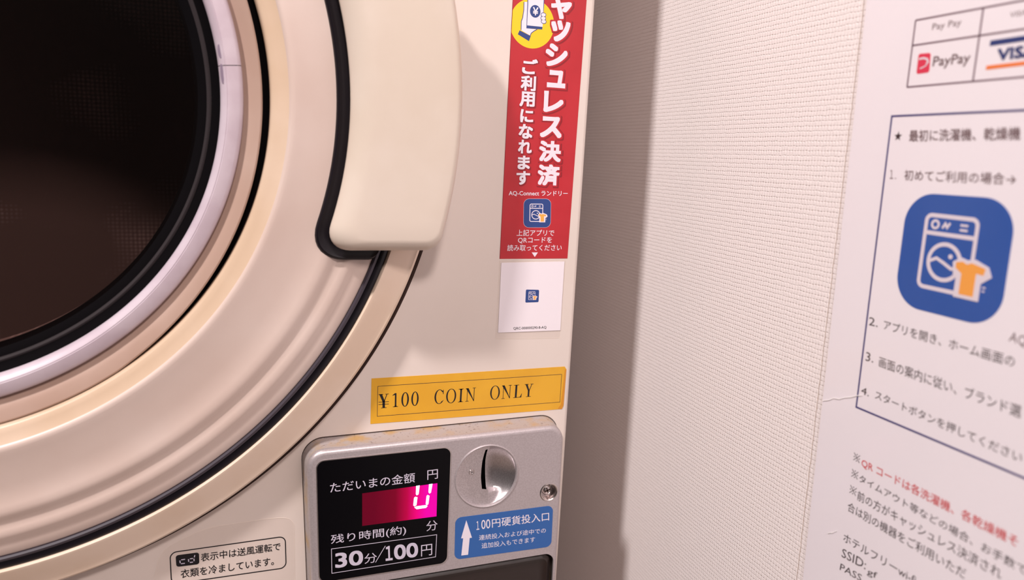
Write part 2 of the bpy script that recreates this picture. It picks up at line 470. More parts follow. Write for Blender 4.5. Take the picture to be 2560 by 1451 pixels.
# pale trim ring with its joint
m = MB(); a0 = 5.35
m.lathe(DC, [(137.4, 11.5), (137.8, 15.0), (137.2, 16.4), (136.0, 17.2), (131.6, 18.0), (131.3, 17.8), (131.0, 18.0), (129.2, 17.0), (128.2, 15.0), (128.0, 8.0)], 360, a0, a0+359.86)
B(m, 'trim_ring', LILAC, door, True)
for da, dr, wa, wr in ((2.6, 129.7, 1.3, 1.2), (-1.6, 129.5, 1.9, 1.0)):
    m = MB(); ps = []

    for i in range(14):
        t = 2*math.pi*i/14; aa = math.radians(a0+da+wa*math.cos(t)); rr = dr+wr*0.7*math.sin(t)
        ps.append((DX+rr*math.cos(aa), DZ+rr*math.sin(aa)))
    m.prism(ps, 16.0, 17.45); B(m, 'grime_smudge', SMUDGE, door)
# glass with its dark border
m = MB(); m.lathe(DC, [(128.4, 12.0), (126.5, 9.6), (124.6, 9.0), (124.4, 7.6)], 256); B(m, 'glass_border', BLACK, door, True)
m = MB(); m.lathe(DC, [(124.4, 8.2), (123.4, 8.6), (122.4, 8.2), (122.2, 7.0)], 256); B(m, 'glass_seal', GBORD, door, True)
m = MB(); m.lathe(DC, [(122.3, 7.4), (119.0, 6.6), (117.4, 5.0), (117.0, -0.6)], 256); B(m, 'seal_lip', BLACK, door, True)
m = MB(); m.lathe(DC, [(118.6, 6.2), (90, 8.0), (50, 9.5), (0.05, 10.0)], 128); B(m, 'door_glass', GLASS, door, True)
# rubber gasket ring in the door and along the handle
m = MB(); m.lathe(DC, [(209.2, 12), (209.4, 15.2), (210.2, 15.8), (211.4, 15.4)], 320); B(m, 'gasket_lip', RUBBER2, door, True)
m = MB(); m.lathe(DC, [(211.3, 15.2), (211.7, 14.2), (212.3, 14.6), (213.6, 14.9), (215.0, 14.4), (215.6, 12.0)], 320); B(m, 'gasket', RUBBER, door, True)

# handle: annular sector r 184..236, z 131..271 in (r, z) space with rounded corners
def sector(r0, r1, z0, z1, ra, rb, n=9, side=26):
    """closed loop in (r, z): starts lower left; left corners radius ra, right corners radius rb"""
    P = []
    def arc(cx, cz, rad, t0, t1):
        for i in range(n+1):
            t = math.radians(t0+(t1-t0)*i/n); P.append((cx+rad*math.cos(t), cz+rad*math.sin(t)))
    def seg(a, b, k):
        for i in range(1, k): P.append((a[0]+(b[0]-a[0])*i/k, a[1]+(b[1]-a[1])*i/k))
    arc(r0+ra, z0+ra, ra, 180, 270); seg((r0+ra, z0), (r1-rb, z0), 8)
    arc(r1-rb, z0+rb, rb, 270, 360); seg((r1, z0+rb), (r1, z1-rb), side)
    arc(r1-rb, z1-rb, rb, 0, 90); seg((r1-rb, z1), (r0+ra, z1), 8)
    arc(r0+ra, z1-ra, ra, 90, 180); seg((r0, z1-ra), (r0, z0+ra), side)
    return P
def rz(P, lean=0.0): return [(DX+math.sqrt(r*r-(z-DZ)**2)-0*lean, z) for r, z in P]
HR0, HR1, HZ0, HZ1, HH = 183.4, 235.6, 132.6, 271.0, 33.0
rings = []
for il, ir, ib, dh in ((3.5, 3.0, 3.5, -18), (3.2, 2.6, 3.0, -11.5), (0.8, 0.7, 0.8, -9.6), (0.0, 0.0, 0.0, -8.2), (0.15, 0.1, 0.1, -7.0), (0.9, 0.4, 0.5, -5.2), (2.2, 0.9, 1.2, -3.5), (4.0, 1.6, 2.2, -2.0), (6.2, 2.4, 3.4, -0.9), (8.6, 3.4, 4.8, -0.2), (10.5, 4.4, 6.0, 0.0), (16.0, 10.0, 14.0, 0.15)):
    rings.append((rz(sector(HR0+il, HR1-ir, HZ0+ib, HZ1-ib, max(12.5-il*0.55, 5.0), max(6.5-ir*0.5, 4.0))), HH+dh))
m = MB(); m.loft(rings); handle = B(m, 'handle', HANDC, door, True)
# rubber strip hugging the handle's inner side and both ends
m = MB()
g = [(5.6, 13.0), (5.4, 18.6), (4.9, 19.7), (4.2, 20.1), (3.4, 19.8), (2.2, 19.4), (-4.5, 19.3)]
m.loft([(rz(sector(HR0-d, HR1-26, HZ0-d, HZ1+d, 12.5+d, 3)), h) for d, h in g], cap=False)
B(m, 'handle_gasket', RUBBER, door, True)

# ------------------------------------------------------------------ coin unit
PH = 14.0
TL, TR = (-100.12, 30.12), (40.09, 32.45)
def down(p, dz, dx=0.0): return (p[0]+dx, p[1]-dz)
LB, RB = (-98.18, -37.23), (40.23, -59.76)
def ext(a, b, z): t = (z-a[1])/(b[1]-a[1]); return (a[0]+(b[0]-a[0])*t, z)
BLp, BRp = ext(TL, LB, -128.0), ext(TR, RB, -128.0)
outer = [BLp, BRp, TR, TL]
dc = (-4.91, 6.78); DR = 17.45
sc = (32.51, -7.04); SR = 4.7
FQ = [(-80.40, -49.04), (37.75, -52.41), (37.10, -45.13), (-80.94, -44.26)]
fx1 = (37.75, -52.41)[0]; fz1 = (31.86, -44.85)[1]; fx0 = (-68.82, -42.53)[0]
flapP = [(fx0, -122), (fx1-0.4, -122), (fx1, fz1), (fx0, fz1-1.5)]
def o_in(d): return fillet(inset_poly(outer, d), max(9.5-d, 4), 10)
m = MB()
front = o_in(2.6)
flap_hole = fillet(flapP, [3, 3, 6, 3], 8)
m.prism([front, circle(dc, DR, 96), circle(sc, SR, 40), flap_hole], PH-1.2, PH)
m.loft([(o_in(0), PH-2.6), (o_in(0.25), PH-1.5), (o_in(0.9), PH-0.6), (o_in(1.7), PH-0.15), (front, PH)], cap=False)
unit = B(m, 'coin_unit', SILVER, smooth=True)
m = MB(); m.loft([(o_in(-1.2), 0.0), (o_in(-1.0), 1.0), (o_in(0.0), PH-2.6)], cap=False)
B(m, 'unit_side', LEDGE, unit, True)
# caulk line with grime where the unit meets the front sheet
m = MB(); m.line(o_in(-1.5), 0.35, 0.0, 0.25, closed=True); B(m, 'grimy_joint', DARKBR, unit)

# black display panel
DPT = [(-94.18, -41.91), (-26.07, -41.19), (-25.67, 25.69), (-95.42, 24.81)]
m = MB(); m.prism(fillet(inset_poly(DPT, -0.25), 4.4, 10), PH, PH+0.30); B(m, 'panel_rim', CHROME, unit)
m = MB(); m.prism(fillet(inset_poly(DPT, 0.25), 4.0, 10), PH, PH+0.42); B(m, 'display_panel', BLACKG, unit)
T1 = PH+0.46
m = MB(); m.text('ただいまの金額', (-88.67, 7.15), (-45.00, 7.99), (-88.66, 12.67), T1, 0.004, 3); B(m, 'lettering', INKG, unit)
m = MB(); m.text('円', (-38.30, 8.57), (-32.56, 8.70), (-38.41, 13.94), T1, 0.002, 3); B(m, 'lettering', INKG, unit)
m = MB(); m.text('残り時間(約)', (-88.25, -21.68), (-49.17, -21.53), (-88.36, -15.87), T1, 0.004, 3); B(m, 'lettering', INKG, unit)
m = MB(); m.text('分', (-38.22, -20.85), (-32.04, -20.79), (-38.35, -15.07), T1, 0.0, 3); B(m, 'lettering', INKG, unit)
m = MB(); m.text('分', (-71.13, -34.75), (-64.59, -34.73), (-71.17, -29.07), T1, 0.0, 3); B(m, 'lettering', INKG, unit)
m = MB(); m.text('円', (-40.79, -35.11), (-34.66, -35.12), (-40.92, -28.49), T1, 0.0, 3); B(m, 'lettering', INKG, unit)
m = MB(); m.text('30', (-86.08, -34.78), (-71.72, -34.92), (-86.31, -26.40), T1, 0.022, 5); B(m, 'numerals', INKG, unit)
m = MB(); m.text('１', (-59.91, -34.74), (-56.16, -34.80), (-60.25, -26.30), T1, 0.024, 5); B(m, 'numerals', INKG, unit)
m = MB(); m.text('00', (-55.31, -34.87), (-42.29, -34.89), (-55.79, -26.31), T1+0.08, 0.022, 5); B(m, 'numerals', INKG, unit)
m = MB()
m.line([(-88.03, -23.67), (-32.41, -23.57), (-32.73, -36.54), (-87.81, -37.38)], 0.32, PH+0.3, T1, closed=True)
m.line([(-65.31, -34.75), (-60.19, -26.05)], 0.35, PH+0.3, T1)
B(m, 'price_frame', INKG, unit)
W = [(-72.39, -13.04), (-32.79, -12.87), (-32.75, 6.08), (-72.50, 5.03)]
SCREEN = screen_material(0.001*(-40.34, -2.49)[0]+0.264, 0)
m = MB(); m.prism(W, PH+0.3, PH+0.47); B(m, 'display_window', SCREEN, unit)
for seg in ([(-44.29, 5.87), (-42.35, 5.97), (-42.86, 1.03), (-43.83, 0.51), (-44.33, 1.21)],
            [(-37.32, 6.03), (-35.41, 6.06), (-36.16, 1.20), (-36.96, 0.71), (-37.53, 1.55)],
            [(-44.67, -0.16), (-43.44, -0.57), (-43.85, -4.95), (-44.93, -5.65), (-45.62, -4.92), (-45.27, -0.73)],
            [(-37.93, 0.05), (-36.93, -0.58), (-37.44, -5.30), (-38.42, -5.83), (-38.87, -5.00), (-38.53, -0.52)],
            [(-45.05, -6.15), (-43.83, -5.66), (-39.04, -5.62), (-37.79, -6.23), (-38.64, -7.23), (-43.80, -7.35)]):
    m = MB(); m.prism(seg, PH+0.4, PH+0.53); B(m, 'digit_segment', LED, unit)

# coin dish with the slot cut between its two halves
SLOT = [((-5.73, 21.70), (-3.58, 21.18)), ((-6.50, 18.53), (-3.68, 17.40)), ((-7.21, 14.94), (-3.66, 13.17)), ((-7.57, 10.16), (-3.44, 7.85)), ((-7.66, 5.37), (-3.24, 2.83)), ((-7.24, 1.75), (-3.15, -0.68)), ((-6.86, -1.36), (-3.15, -2.71))]
def slot_x(z, side):
    pts = [p[side] for p in SLOT]
    if z >= pts[0][1]: return SLOT[0][1][0]-0.3 + (z-pts[0][1])*0.35
    if z <= pts[-1][1]: return SLOT[-1][1][0]-0.2
    for a, b in zip(pts, pts[1:]):
        if b[1] <= z <= a[1]:
            t = (z-a[1])/(b[1]-a[1]); return a[0]+(b[0]-a[0])*t
    return pts[-1][0]
def dish(x, z, side):
    r2 = min(1.0, ((x-dc[0])**2+(z-dc[1])**2)/DR**2)
    q = (1-r2)**0.8
    sh, dp = 1.6*q**0.6, 7.6*q
    if not side: return PH-0.5-sh
    zb = SLOT[-1][1][1]; bx = slot_x(z, 1)
    t = max(0.0, min(1.0, (zb-z)/1.2)); u = max(0.0, min(1.0, (x-bx)/9.0)); u = u*u*(3-2*u)
    return PH-0.5-(dp*(1-t)+(sh+(dp-sh)*u)*t)
def half(side):
    mb = MB(); rows = 72; cols = 36; vs = []; fs = []
    for i in range(rows+1):
        t = math.pi*i/rows; z = dc[1]+DR*math.cos(t); w = DR*math.sin(t)
        sx = max(dc[0]-w, min(dc[0]+w, slot_x(z, side)))
        a, b = (dc[0]-w, sx) if side == 0 else (sx, dc[0]+w)
        for j in range(cols+1):
            u = j/cols; x = a+(b-a)*u; vs.append((x, z, dish(x, z, side)))
    for i in range(rows):
        for j in range(cols):
            k = i*(cols+1)+j; fs.append((k, k+1, k+cols+2, k+cols+1))
    mb.add(vs, fs); return mb
B(half(0), 'coin_plate', SILVERB, unit, True)
B(half(1), 'coin_dish', SILVERB, unit, True)
m = MB(); m.prism(circle(dc, DR-0.1, 64), PH-13.5, PH-11.5); B(m, 'coin_slot', BLACK, unit)
m = MB(); m.lathe(dc, [(DR+0.9, PH-0.2), (DR+0.8, PH+0.35), (DR+0.3, PH+0.6), (DR-0.3, PH+0.3), (DR-0.45, PH-0.8)], 96); B(m, 'dish_rim', SILVER, unit, True)
pin = (-13.01, 9.15)
m = MB(); m.lathe(pin, [(1.75, PH-1.9), (1.55, PH-1.5), (1.2, PH-1.5), (0.95, PH-2.0)], 28); B(m, 'pin_hole_rim', CHROME, unit, True)
m = MB(); m.lathe(pin, [(0.95, PH-1.95), (0.5, PH-2.0), (0.05, PH-1.7)], 20); B(m, 'pin', GBORD, unit, True)

# countersunk cross-head screw
m = MB(); m.lathe(sc, [(SR+0.9, PH), (SR+0.3, PH+0.22), (SR-0.2, PH-0.1), (SR-0.6, PH-4.4), (0.05, PH-4.5)], 48); B(m, 'screw_recess', CHROME, unit, True)
m = MB(); m.lathe(sc, [(3.1, PH-4.4), (3.1, PH-3.4), (2.7, PH-2.8), (1.6, PH-2.4), (0.05, PH-2.3)], 40); B(m, 'screw', CHROME, unit, True)
m = MB()
for a in (20, 110):
    ca, sa = math.cos(math.radians(a)), math.sin(math.radians(a)); w, l = 0.38, 1.75
    m.prism([(sc[0]+ca*l-sa*w, sc[1]+sa*l+ca*w), (sc[0]-ca*l-sa*w, sc[1]-sa*l+ca*w), (sc[0]-ca*l+sa*w, sc[1]-sa*l-ca*w), (sc[0]+ca*l+sa*w, sc[1]+sa*l-ca*w)], PH-3, PH-2.22)
B(m, 'screw_cross', DARKBR, unit)

# blue slot label
BLQ = [(-21.95, -40.11), (35.71, -40.71), (35.47, -15.35), (-22.13, -15.35)]
m = MB(); m.prism(fillet(BLQ, 3.6, 8), PH, PH+0.12); B(m, 'slot_label', BLUE, unit)
T2 = PH+0.17
m = MB(); m.text('１', (-9.87, -24.12), (-8.22, -24.10), (-10.16, -18.99), T2, 0.004, 3); B(m, 'slot_lettering', INKW, unit)
m = MB(); m.text('00', (-7.03, -24.15), (-1.81, -24.14), (-7.35, -18.64), T2, 0.004, 3); B(m, 'slot_lettering', INKW, unit)
m = MB(); m.text('円硬貨投入口', (-0.85, -24.02), (33.44, -24.34), (-1.18, -18.61), T2, 0.004, 3); B(m, 'slot_lettering', INKW, unit)
m = MB(); m.text('連続投入および途中での', (-8.23, -30.56), (31.80, -31.66), (-8.34, -27.37), T2, 0.0, 2); B(m, 'slot_lettering', INKW, unit)
m = MB(); m.text('追加投入もできます', (-6.45, -35.73), (25.38, -36.41), (-6.56, -32.40), T2, 0.0, 2); B(m, 'slot_lettering', INKW, unit)
m = MB(); m.prism([(-15.88, -17.56), (-18.53, -27.87), (-17.36, -27.97), (-18.10, -38.14), (-14.23, -38.24), (-13.61, -28.33), (-12.31, -28.39)], PH, T2); B(m, 'arrow', INKW, unit)

# coin return flap set back in its opening
m = MB()
fl = inset_poly(flapP, 0.5)
m.loft([(fillet(fl, [3, 3, 6, 3], 8), PH-6), (fillet(fl, [3, 3, 6, 3], 8), PH-4.2), (fillet(inset_poly(fl, 1.0), [3, 3, 5, 3], 8), PH-2.2), (fillet(inset_poly(fl, 3.0), [3, 3, 4, 3], 8), PH-1.2), (fillet(inset_poly(fl, 5.0), [3, 3, 3, 3], 8), PH-2.4), (fillet(inset_poly(fl, 8.0), [3, 3, 3, 3], 8), PH-2.0)])
B(m, 'return_flap', FLAP, unit, True)

# ------------------------------------------------------------------ icon of a washer with a shirt (printed three times)
def icon(mb_w, mb_o, f, h, s):
    """f(u, v) maps the unit square; s = line width in mm"""
    def pl(pts): return [f(u, 1-v) for u, v in pts]
    def rr(u0, v0, u1, v1, r): return fillet([(u0, v1), (u1, v1), (u1, v0), (u0, v0)], r, 6)
    def ci(u, v, r, a0=0, a1=360, n=36): return [(u+r*math.cos(math.radians(a0+(a1-a0)*i/n)), v-r*math.sin(math.radians(a0+(a1-a0)*i/n))) for i in range(n if a1-a0 == 360 else n+1)]
    mb_w.line(pl(rr(.225, .175, .70, .79, .05)), s, h, h+0.020, closed=True)
    mb_w.line(pl([(.225, .325), (.70, .325)]), s, h, h+0.028)
    mb_w.line(pl(ci(.445, .555, .15)), s, h, h+0.036, closed=True)
    mb_w.line(pl([(.30, .565), (.37, .53), (.44, .56), (.52, .60), (.59, .58)]), s*0.8, h, h+0.044)
    mb_w.line(pl(ci(.315, .25, .032, n=20)), s*0.6, h, h+0.052, closed=True)
    mb_w.line(pl([(.385, .275), (.41, .235), (.43, .265), (.455, .225)]), s*0.6, h, h+0.060)
    mb_w.line(pl([(.55, .232), (.62, .232)]), s*0.55, h, h+0.068)
    mb_w.line(pl([(.55, .272), (.62, .272)]), s*0.55, h, h+0.076)
    mb_w.prism(pl(ci(.50, .50, .02, n=14)), h, h+0.084)
    shirt = [(.56, .535), (.62, .522), (.66, .54), (.70, .522), (.825, .55), (.815, .605), (.75, .60), (.75, .79), (.622, .79), (.622, .62), (.562, .58)]
    big = [(.53, .535), (.60, .49), (.66, .505), (.73, .49), (.85, .535), (.885, .61), (.80, .675), (.80, .82), (.575, .82), (.575, .66), (.55, .66)]
    mb_w.prism(pl(big), h+0.02, h+0.14)
    mb_o.prism(pl(shirt), h+0.05, h+0.17)
    mb_w.line(pl([(.815, .70), (.845, .70)]), s*0.35, h, h+0.03); mb_w.line(pl([(.815, .73), (.84, .73)]), s*0.35, h, h+0.03)

# ------------------------------------------------------------------ red sticker
o = on_front(25, 60, 0)
so = (0.020, -0.0001, 0.124)
red = empty('red_sticker', so, 'tall red vinyl sticker with white Japanese lettering on the dryer front', 'sticker')
def S(mb, name, m, parent, origin=so, smooth=False): return mb.build(name, m, parent, origin, smooth)
rTL0, rTR0, rBR0, rBL0 = (4.09, 255.28), (45.27, 259.50), (42.32, 124.53), (2.44, 124.57)
rTL, rTR = ext(rBL0, rTL0, 300.0), ext(rBR0, rTR0, 300.0)
m = MB(); m.prism([rBL0, rBR0, rTR, rTL], 0.0, 0.12); sheet = S(m, 'sheet', RED, red)
# white margin left where the sticker's backing shows
m = MB(); m.line([(rTL[0]+0.1, rTL[1]), (rBL0[0]+0.1, rBL0[1])], 0.3, 0.1, 0.15); S(m, 'edge_line', REDD, sheet)
# yellow disc clipped by the sticker's left edge
yc = (15.26, 247.07); yr = abs((15.86, 234.80)[1]-(15.26, 247.07)[1])
def left_x(z): return ext(rBL0, rTL, z)[0]+0.15
m = MB(); m.prism([(max(x, left_x(z)), z) for x, z in circle(yc, yr, 90, yr)], 0.1, 0.15); disc = S(m, 'yellow_disc', YELL, red)
m = MB(); m.prism([(11.71, 267.55), (21.36, 268.15), (21.41, 256.49), (20.97, 244.75), (12.15, 244.52), (12.14, 256.27)], 0.15, 0.18); m.prism([(8.49, 243.21), (14.74, 240.93), (13.87, 238.33), (7.61, 241.17)], 0.15, 0.2); S(m, 'phone_outline', INKN, disc)
m = MB(); m.prism([(12.16, 267.13), (20.94, 267.72), (21.03, 256.45), (21.12, 246.05), (12.46, 246.02), (12.57, 256.31)], 0.17, 0.2); S(m, 'phone_screen', INKW, disc)
m = MB(); m.line([(10.24, 257.28), (10.31, 253.41), (9.84, 249.48), (9.21, 247.71), (9.30, 243.48)], 0.35, 0.15, 0.22); m.line([(14.45, 241.10), (14.94, 242.37), (16.53, 243.65), (18.14, 244.59)], 0.35, 0.15, 0.22); S(m, 'hand_outline', INKN, disc)
m = MB(); m.prism([(10.35, 257.29), (12.19, 257.48), (12.14, 244.62), (17.98, 244.47), (14.78, 242.36), (14.34, 241.19), (9.42, 243.29), (9.32, 247.68), (9.95, 249.49)], 0.15, 0.17); S(m, 'hand', INKW, disc)
m = MB()
for q in ((21.25, 252.06), (21.23, 250.34), (21.54, 248.75)): m.prism(circle(q, 1.55, 20, 1.15), 0.2, 0.22)
S(m, 'finger_outline', INKN, disc)
m = MB()
for q in ((21.25, 252.06), (21.23, 250.34), (21.54, 248.75)): m.prism(circle(q, 1.25, 20, 0.85), 0.2, 0.24)
S(m, 'finger', INKW, disc)
m = MB(); m.prism(circle((16.61, 253.31), 2.9, 36, 3.1), 0.2, 0.22); S(m, 'coin_mark', INKN, disc)
m = MB(); m.glyph('¥', (16.77, 253.33), 3.0, 4.0, 0.24, 0.02); S(m, 'yen_sign', INKW, disc)

big = [('キ', (31.54, 268.07), 230, 230), ('ャ', (31.10, 255.99), 205, 200), ('ッ', (31.28, 244.85), 192, 210), ('シ', (29.71, 232.55), 220, 225), ('ュ', (30.26, 220.45), 186, 176), ('レ', (29.31, 208.63), 200, 214),
       ('ス', (28.60, 195.42), 220, 216), ('決', (28.70, 182.72), 224, 216), ('済', (28.51, 170.15), 224, 220)]
small = [('ご', (15.03, 225.67), 152, 150), ('利', (14.55, 217.21), 148, 150), ('用', (14.32, 209.12), 150, 150), ('に', (14.45, 200.48), 130, 132), ('な', (14.26, 192.53), 140, 148),
         ('れ', (14.19, 184.56), 136, 140), ('ま', (13.90, 176.24), 122, 142), ('す', (13.88, 168.13), 136, 142)]
mw = MB(); ms = MB(); mo = MB()
for lst, bold in ((big, 0.040), (small, 0.034)):
    for ch, c, w, hh in lst:
        W_, H_ = w*0.0568, hh*0.0511
        if lst is big: mo.glyph(ch, c, W_+2.4, H_+2.2, 0.125, bold+0.045, 0, (0.5, -0.35))
        else: mo.glyph(ch, c, W_+1.0, H_+1.0, 0.125, bold+0.02, 0, (0.45, -0.35))
        if lst is big: ms.glyph(ch, c, W_+1.6, H_+1.6, 0.185, bold+0.03, 0, (0.0, 0.0))
        mw.glyph(ch, c, W_, H_, 0.24, bold)
S(mo, 'letter_shadow', REDD, sheet); S(ms, 'letter_border', RED, sheet); S(mw, 'large_lettering', INKW, sheet)
m = MB(); m.text('AQ-Connect ランドリー', (6.14, 158.32), (40.41, 158.83), (6.01, 161.26), 0.18, 0.012, 3); S(m, 'small_lettering', INKW, sheet)
m = MB(); m.text('上記アプリで', (11.54, 137.00), (33.52, 137.08), (11.56, 140.44), 0.18, 0.006, 3); S(m, 'small_lettering', INKW, sheet)
m = MB(); m.text('QRコードを', (12.47, 132.90), (32.38, 133.01), (12.48, 136.36), 0.18, 0.006, 3); S(m, 'small_lettering', INKW, sheet)
m = MB(); m.text('読み取ってください', (6.48, 128.81), (38.44, 128.92), (6.56, 132.25), 0.18, 0.006, 3); S(m, 'small_lettering', INKW, sheet)
m = MB(); m.prism([(20.78, 127.99), (24.40, 127.98), (22.71, 125.47)], 0.12, 0.18); S(m, 'pointer', INKW, sheet)
q = [(15.39, 141.70), (31.08, 141.82), (30.60, 157.28), (14.91, 156.97)]
m = MB(); m.prism(fillet(inset_poly(q, -0.15), 3.1, 8), 0.12, 0.14); S(m, 'icon_border', INKG, sheet)
m = MB(); m.prism(fillet(q, 3.0, 8), 0.12, 0.17); icn = S(m, 'app_icon', NAVY, red)
a = MB(); b = MB(); icon(a, b, affine(q[0], q[1], q[3]), 0.17, 0.42)
S(a, 'washer_drawing', INKW, icn); S(b, 'shirt_drawing', ORANGE, icn)

# ------------------------------------------------------------------ white code label under the red sticker (code itself left out)
co = (0.020, -0.0001, 0.083)
code = empty('code_label', co, 'small blank white label with tiny serial line and blue icon below the red sticker', 'label')
fq = [(1.96, 80.12), (40.16, 78.92), (41.31, 123.37), (2.43, 123.57)]
m = MB(); m.prism(fillet(fq, [1.2, 1.2, 0.2, 0.2], 6), 0.03, 0.06); S(m, 'clear_backing', FILM, code, co)
m = MB(); m.line(fillet(inset_poly(fq, 0.05), [1.2, 1.2, 0.2, 0.2], 6), 0.10, 0.0, 0.09, closed=True); S(m, 'backing_edge', PALE, code, co)
q = [(3.06, 83.71), (40.20, 83.58), (40.49, 122.82), (3.42, 122.44)]
m = MB(); m.prism(q, 0.05, 0.35); csheet = S(m, 'sheet', WHITE, code, co)
m = MB(); m.text('QRC-000000290-8-AQ', (11.95, 84.80), (31.65, 84.73), (11.87, 86.49), 0.39, 0.004, 2); S(m, 'serial_lettering', INKK, csheet, co)
q = [(18.27, 100.14), (26.12, 100.21), (26.12, 107.12), (18.31, 107.47)]
m = MB(); m.prism(fillet(q, 0.6, 4), 0.35, 0.39); icn = S(m, 'app_icon', NAVY, code, co)
a = MB(); b = MB(); icon(a, b, affine(q[0], q[1], q[3]), 0.39, 0.2)
S(a, 'washer_drawing', INKW, icn, co); S(b, 'shirt_drawing', ORANGE, icn, co)

# ------------------------------------------------------------------ yellow tape label, serif lettering built stroke by stroke
to = (-0.010, -0.0001, 0.037)
tape = empty('yellow_label', to, 'yellow tape label reading 100 yen coin only, above the coin slot unit', 'label')
tq = [(-66.22, 36.94), (43.79, 36.62), (44.86, 38.58), (45.42, 60.44), (44.27, 62.07), (-65.84, 61.86)]
m = MB(); m.prism(tq, 0.0, 0.14); tsheet = S(m, 'tape_sheet', TAPE, tape, to)
m = MB(); m.prism([(41.23, 37.11), (43.85, 36.62), (44.86, 38.58), (45.42, 60.44), (44.49, 60.22), (43.21, 39.56)], 0.13, 0.22); S(m, 'folded_end', TAPED, tsheet, to)
m = MB(); m.line([(-62.70, 40.91), (42.43, 40.97), (42.66, 57.55), (-62.51, 57.41)], 0.24, 0.1, 0.18, closed=True); S(m, 'printed_frame', P_INK, tsheet, to)
def ring(cx, cy, rx, ry, tx, ty, a0=0, a1=360, n=40):
    out = []
    for i in range(n):
        t0 = math.radians(a0+(a1-a0)*i/n); t1 = math.radians(a0+(a1-a0)*(i+1)/n)
        out.append([(cx+rx*math.cos(t0), cy+ry*math.sin(t0)), (cx+rx*math.cos(t1), cy+ry*math.sin(t1)),
                    (cx+(rx-tx)*math.cos(t1), cy+(ry-ty)*math.sin(t1)), (cx+(rx-tx)*math.cos(t0), cy+(ry-ty)*math.sin(t0))])
    return out
def R_(x0, y0, x1, y1): return [(x0, y0), (x1, y0), (x1, y1), (x0, y1)]
SER = {
 'I': [R_(.34, 0, .68, 1), R_(0, 0, 1, .035), R_(0, .965, 1, 1), [(.2, .035), (.8, .035), (.68, .09), (.34, .09)], [(.2, .965), (.34, .91), (.68, .91), (.8, .965)]],
 '1': [R_(.46, 0, .76, 1), R_(.1, 0, 1.1, .035), [(.46, 1), (.0, .86), (.0, .83), (.46, .88)], [(.3, .035), (.92, .035), (.76, .08), (.46, .08)]],
 '0': ring(.5, .5, .5, .51, .22, .045), 'O': ring(.5, .5, .5, .515, .15, .035),
 'C': ring(.52, .5, .52, .515, .17, .035, 42, 318)+[[(.9, .66), (.95, .66), (.95, 1.0), (.9, .95), (.84, .88)], [(.8, .12), (.9, .14), (.97, .24), (.94, .25)]],
 'N': [R_(.14, 0, .19, 1), [(.0, 1), (.27, 1), (.89, .0), (.82, .0), (.66, .22)], R_(.82, 0, .88, 1), R_(0, 0, .34, .035), R_(.0, .965, .25, 1), R_(.68, .965, 1, 1)],
 'L': [R_(.18, 0, .40, 1), R_(0, 0, .95, .035), R_(0, .965, .6, 1), [(.95, 0), (1.0, .30), (.96, .30), (.80, .05), (.6, .035)]],
 'Y': [[(.08, 1), (.32, 1), (.60, .46), (.42, .46)], [(.80, 1), (.87, 1), (.57, .44), (.50, .46)], R_(.41, 0, .60, .48), R_(0, .965, .45, 1), R_(.65, .965, 1, 1), R_(.24, 0, .78, .035)],
}
SER['¥'] = SER['Y']+[R_(0, .42, 1, .455), R_(0, .25, 1, .285)]
SER['¥'][2] = R_(.38, 0, .62, .48); SER['¥'][0] = [(.06, 1), (.34, 1), (.62, .46), (.38, .46)]
boxes = [('¥', (-62.00, 45.27), (-56.58, 45.21), (-62.08, 53.02)), ('1', (-54.68, 45.38), (-51.91, 45.37), (-54.68, 53.01)), ('0', (-49.95, 45.22), (-45.89, 45.23), (-49.86, 53.09)), ('0', (-44.57, 45.23), (-40.57, 45.24), (-44.50, 53.08)),
 ('C', (-31.89, 45.33), (-26.66, 45.36), (-31.76, 53.25)), ('O', (-25.34, 45.26), (-19.69, 45.32), (-25.29, 53.23)), ('I', (-18.52, 45.39), (-15.74, 45.40), (-18.32, 52.97)), ('N', (-14.41, 45.41), (-8.75, 45.48), (-14.22, 53.01)),
 ('O', (-0.15, 45.44), (5.53, 45.46), (-0.12, 53.36)), ('N', (6.58, 45.50), (12.32, 45.52), (6.71, 53.23)), ('L', (13.60, 45.53), (18.67, 45.55), (13.83, 53.09)), ('Y', (20.03, 45.57), (25.32, 45.58), (20.24, 53.10))]
for ch, p, q, r in boxes:
    f = affine(p, q, r); m = MB()
    for poly in SER[ch]: m.prism([f(u, v) for u, v in poly], 0.13, 0.19)
    S(m, 'letter', INKK, tsheet, to)

# ------------------------------------------------------------------ clear notice label, bottom left
no = (-0.150, -0.0001, -0.050)
note = empty('cooling_notice', no, 'clear notice label with black rounded outline under the dryer door', 'label')
nf = [(-174.31, -42.56), (-105.37, -48.26), (-105.50, -11.54), (-114.68, -9.91), (-149.17, -10.87), (-169.53, -20.67)]
m = MB(); m.prism(fillet(nf, [2, 2, 6, 6, 8, 6], 8), 0.03, 0.08); nsheet = S(m, 'clear_backing', FILM, note, no)
m = MB(); m.line(fillet(nf, [2, 2, 6, 6, 8, 6], 8), 0.12, 0.0, 0.10, closed=True); S(m, 'backing_edge', PALE, nsheet, no)
m = MB(); m.line(fillet([(-164.93, -39.09), (-109.78, -38.83), (-110.05, -20.93), (-165.05, -21.95)], 3.2, 8), 0.5, 0.05, 0.12, closed=True); S(m, 'outline', INKK, nsheet, no)
m = MB(); m.prism(fillet([(-162.41, -30.08), (-151.77, -30.18), (-151.75, -23.75), (-162.54, -23.81)], 1.3, 6), 0.05, 0.12); S(m, 'readout_patch', INKK, nsheet, no)
m = MB()
for seg in ([(318, 975), (333, 1010)], [(340, 1020), (395, 1013)], [(345, 962), (400, 953)], [(455, 955), (460, 990)], [(480, 1002), (525, 995)], [(480, 948), (528, 940)], [(540, 940), (548, 978)], [(548, 925), (560, 885)]):
    pass
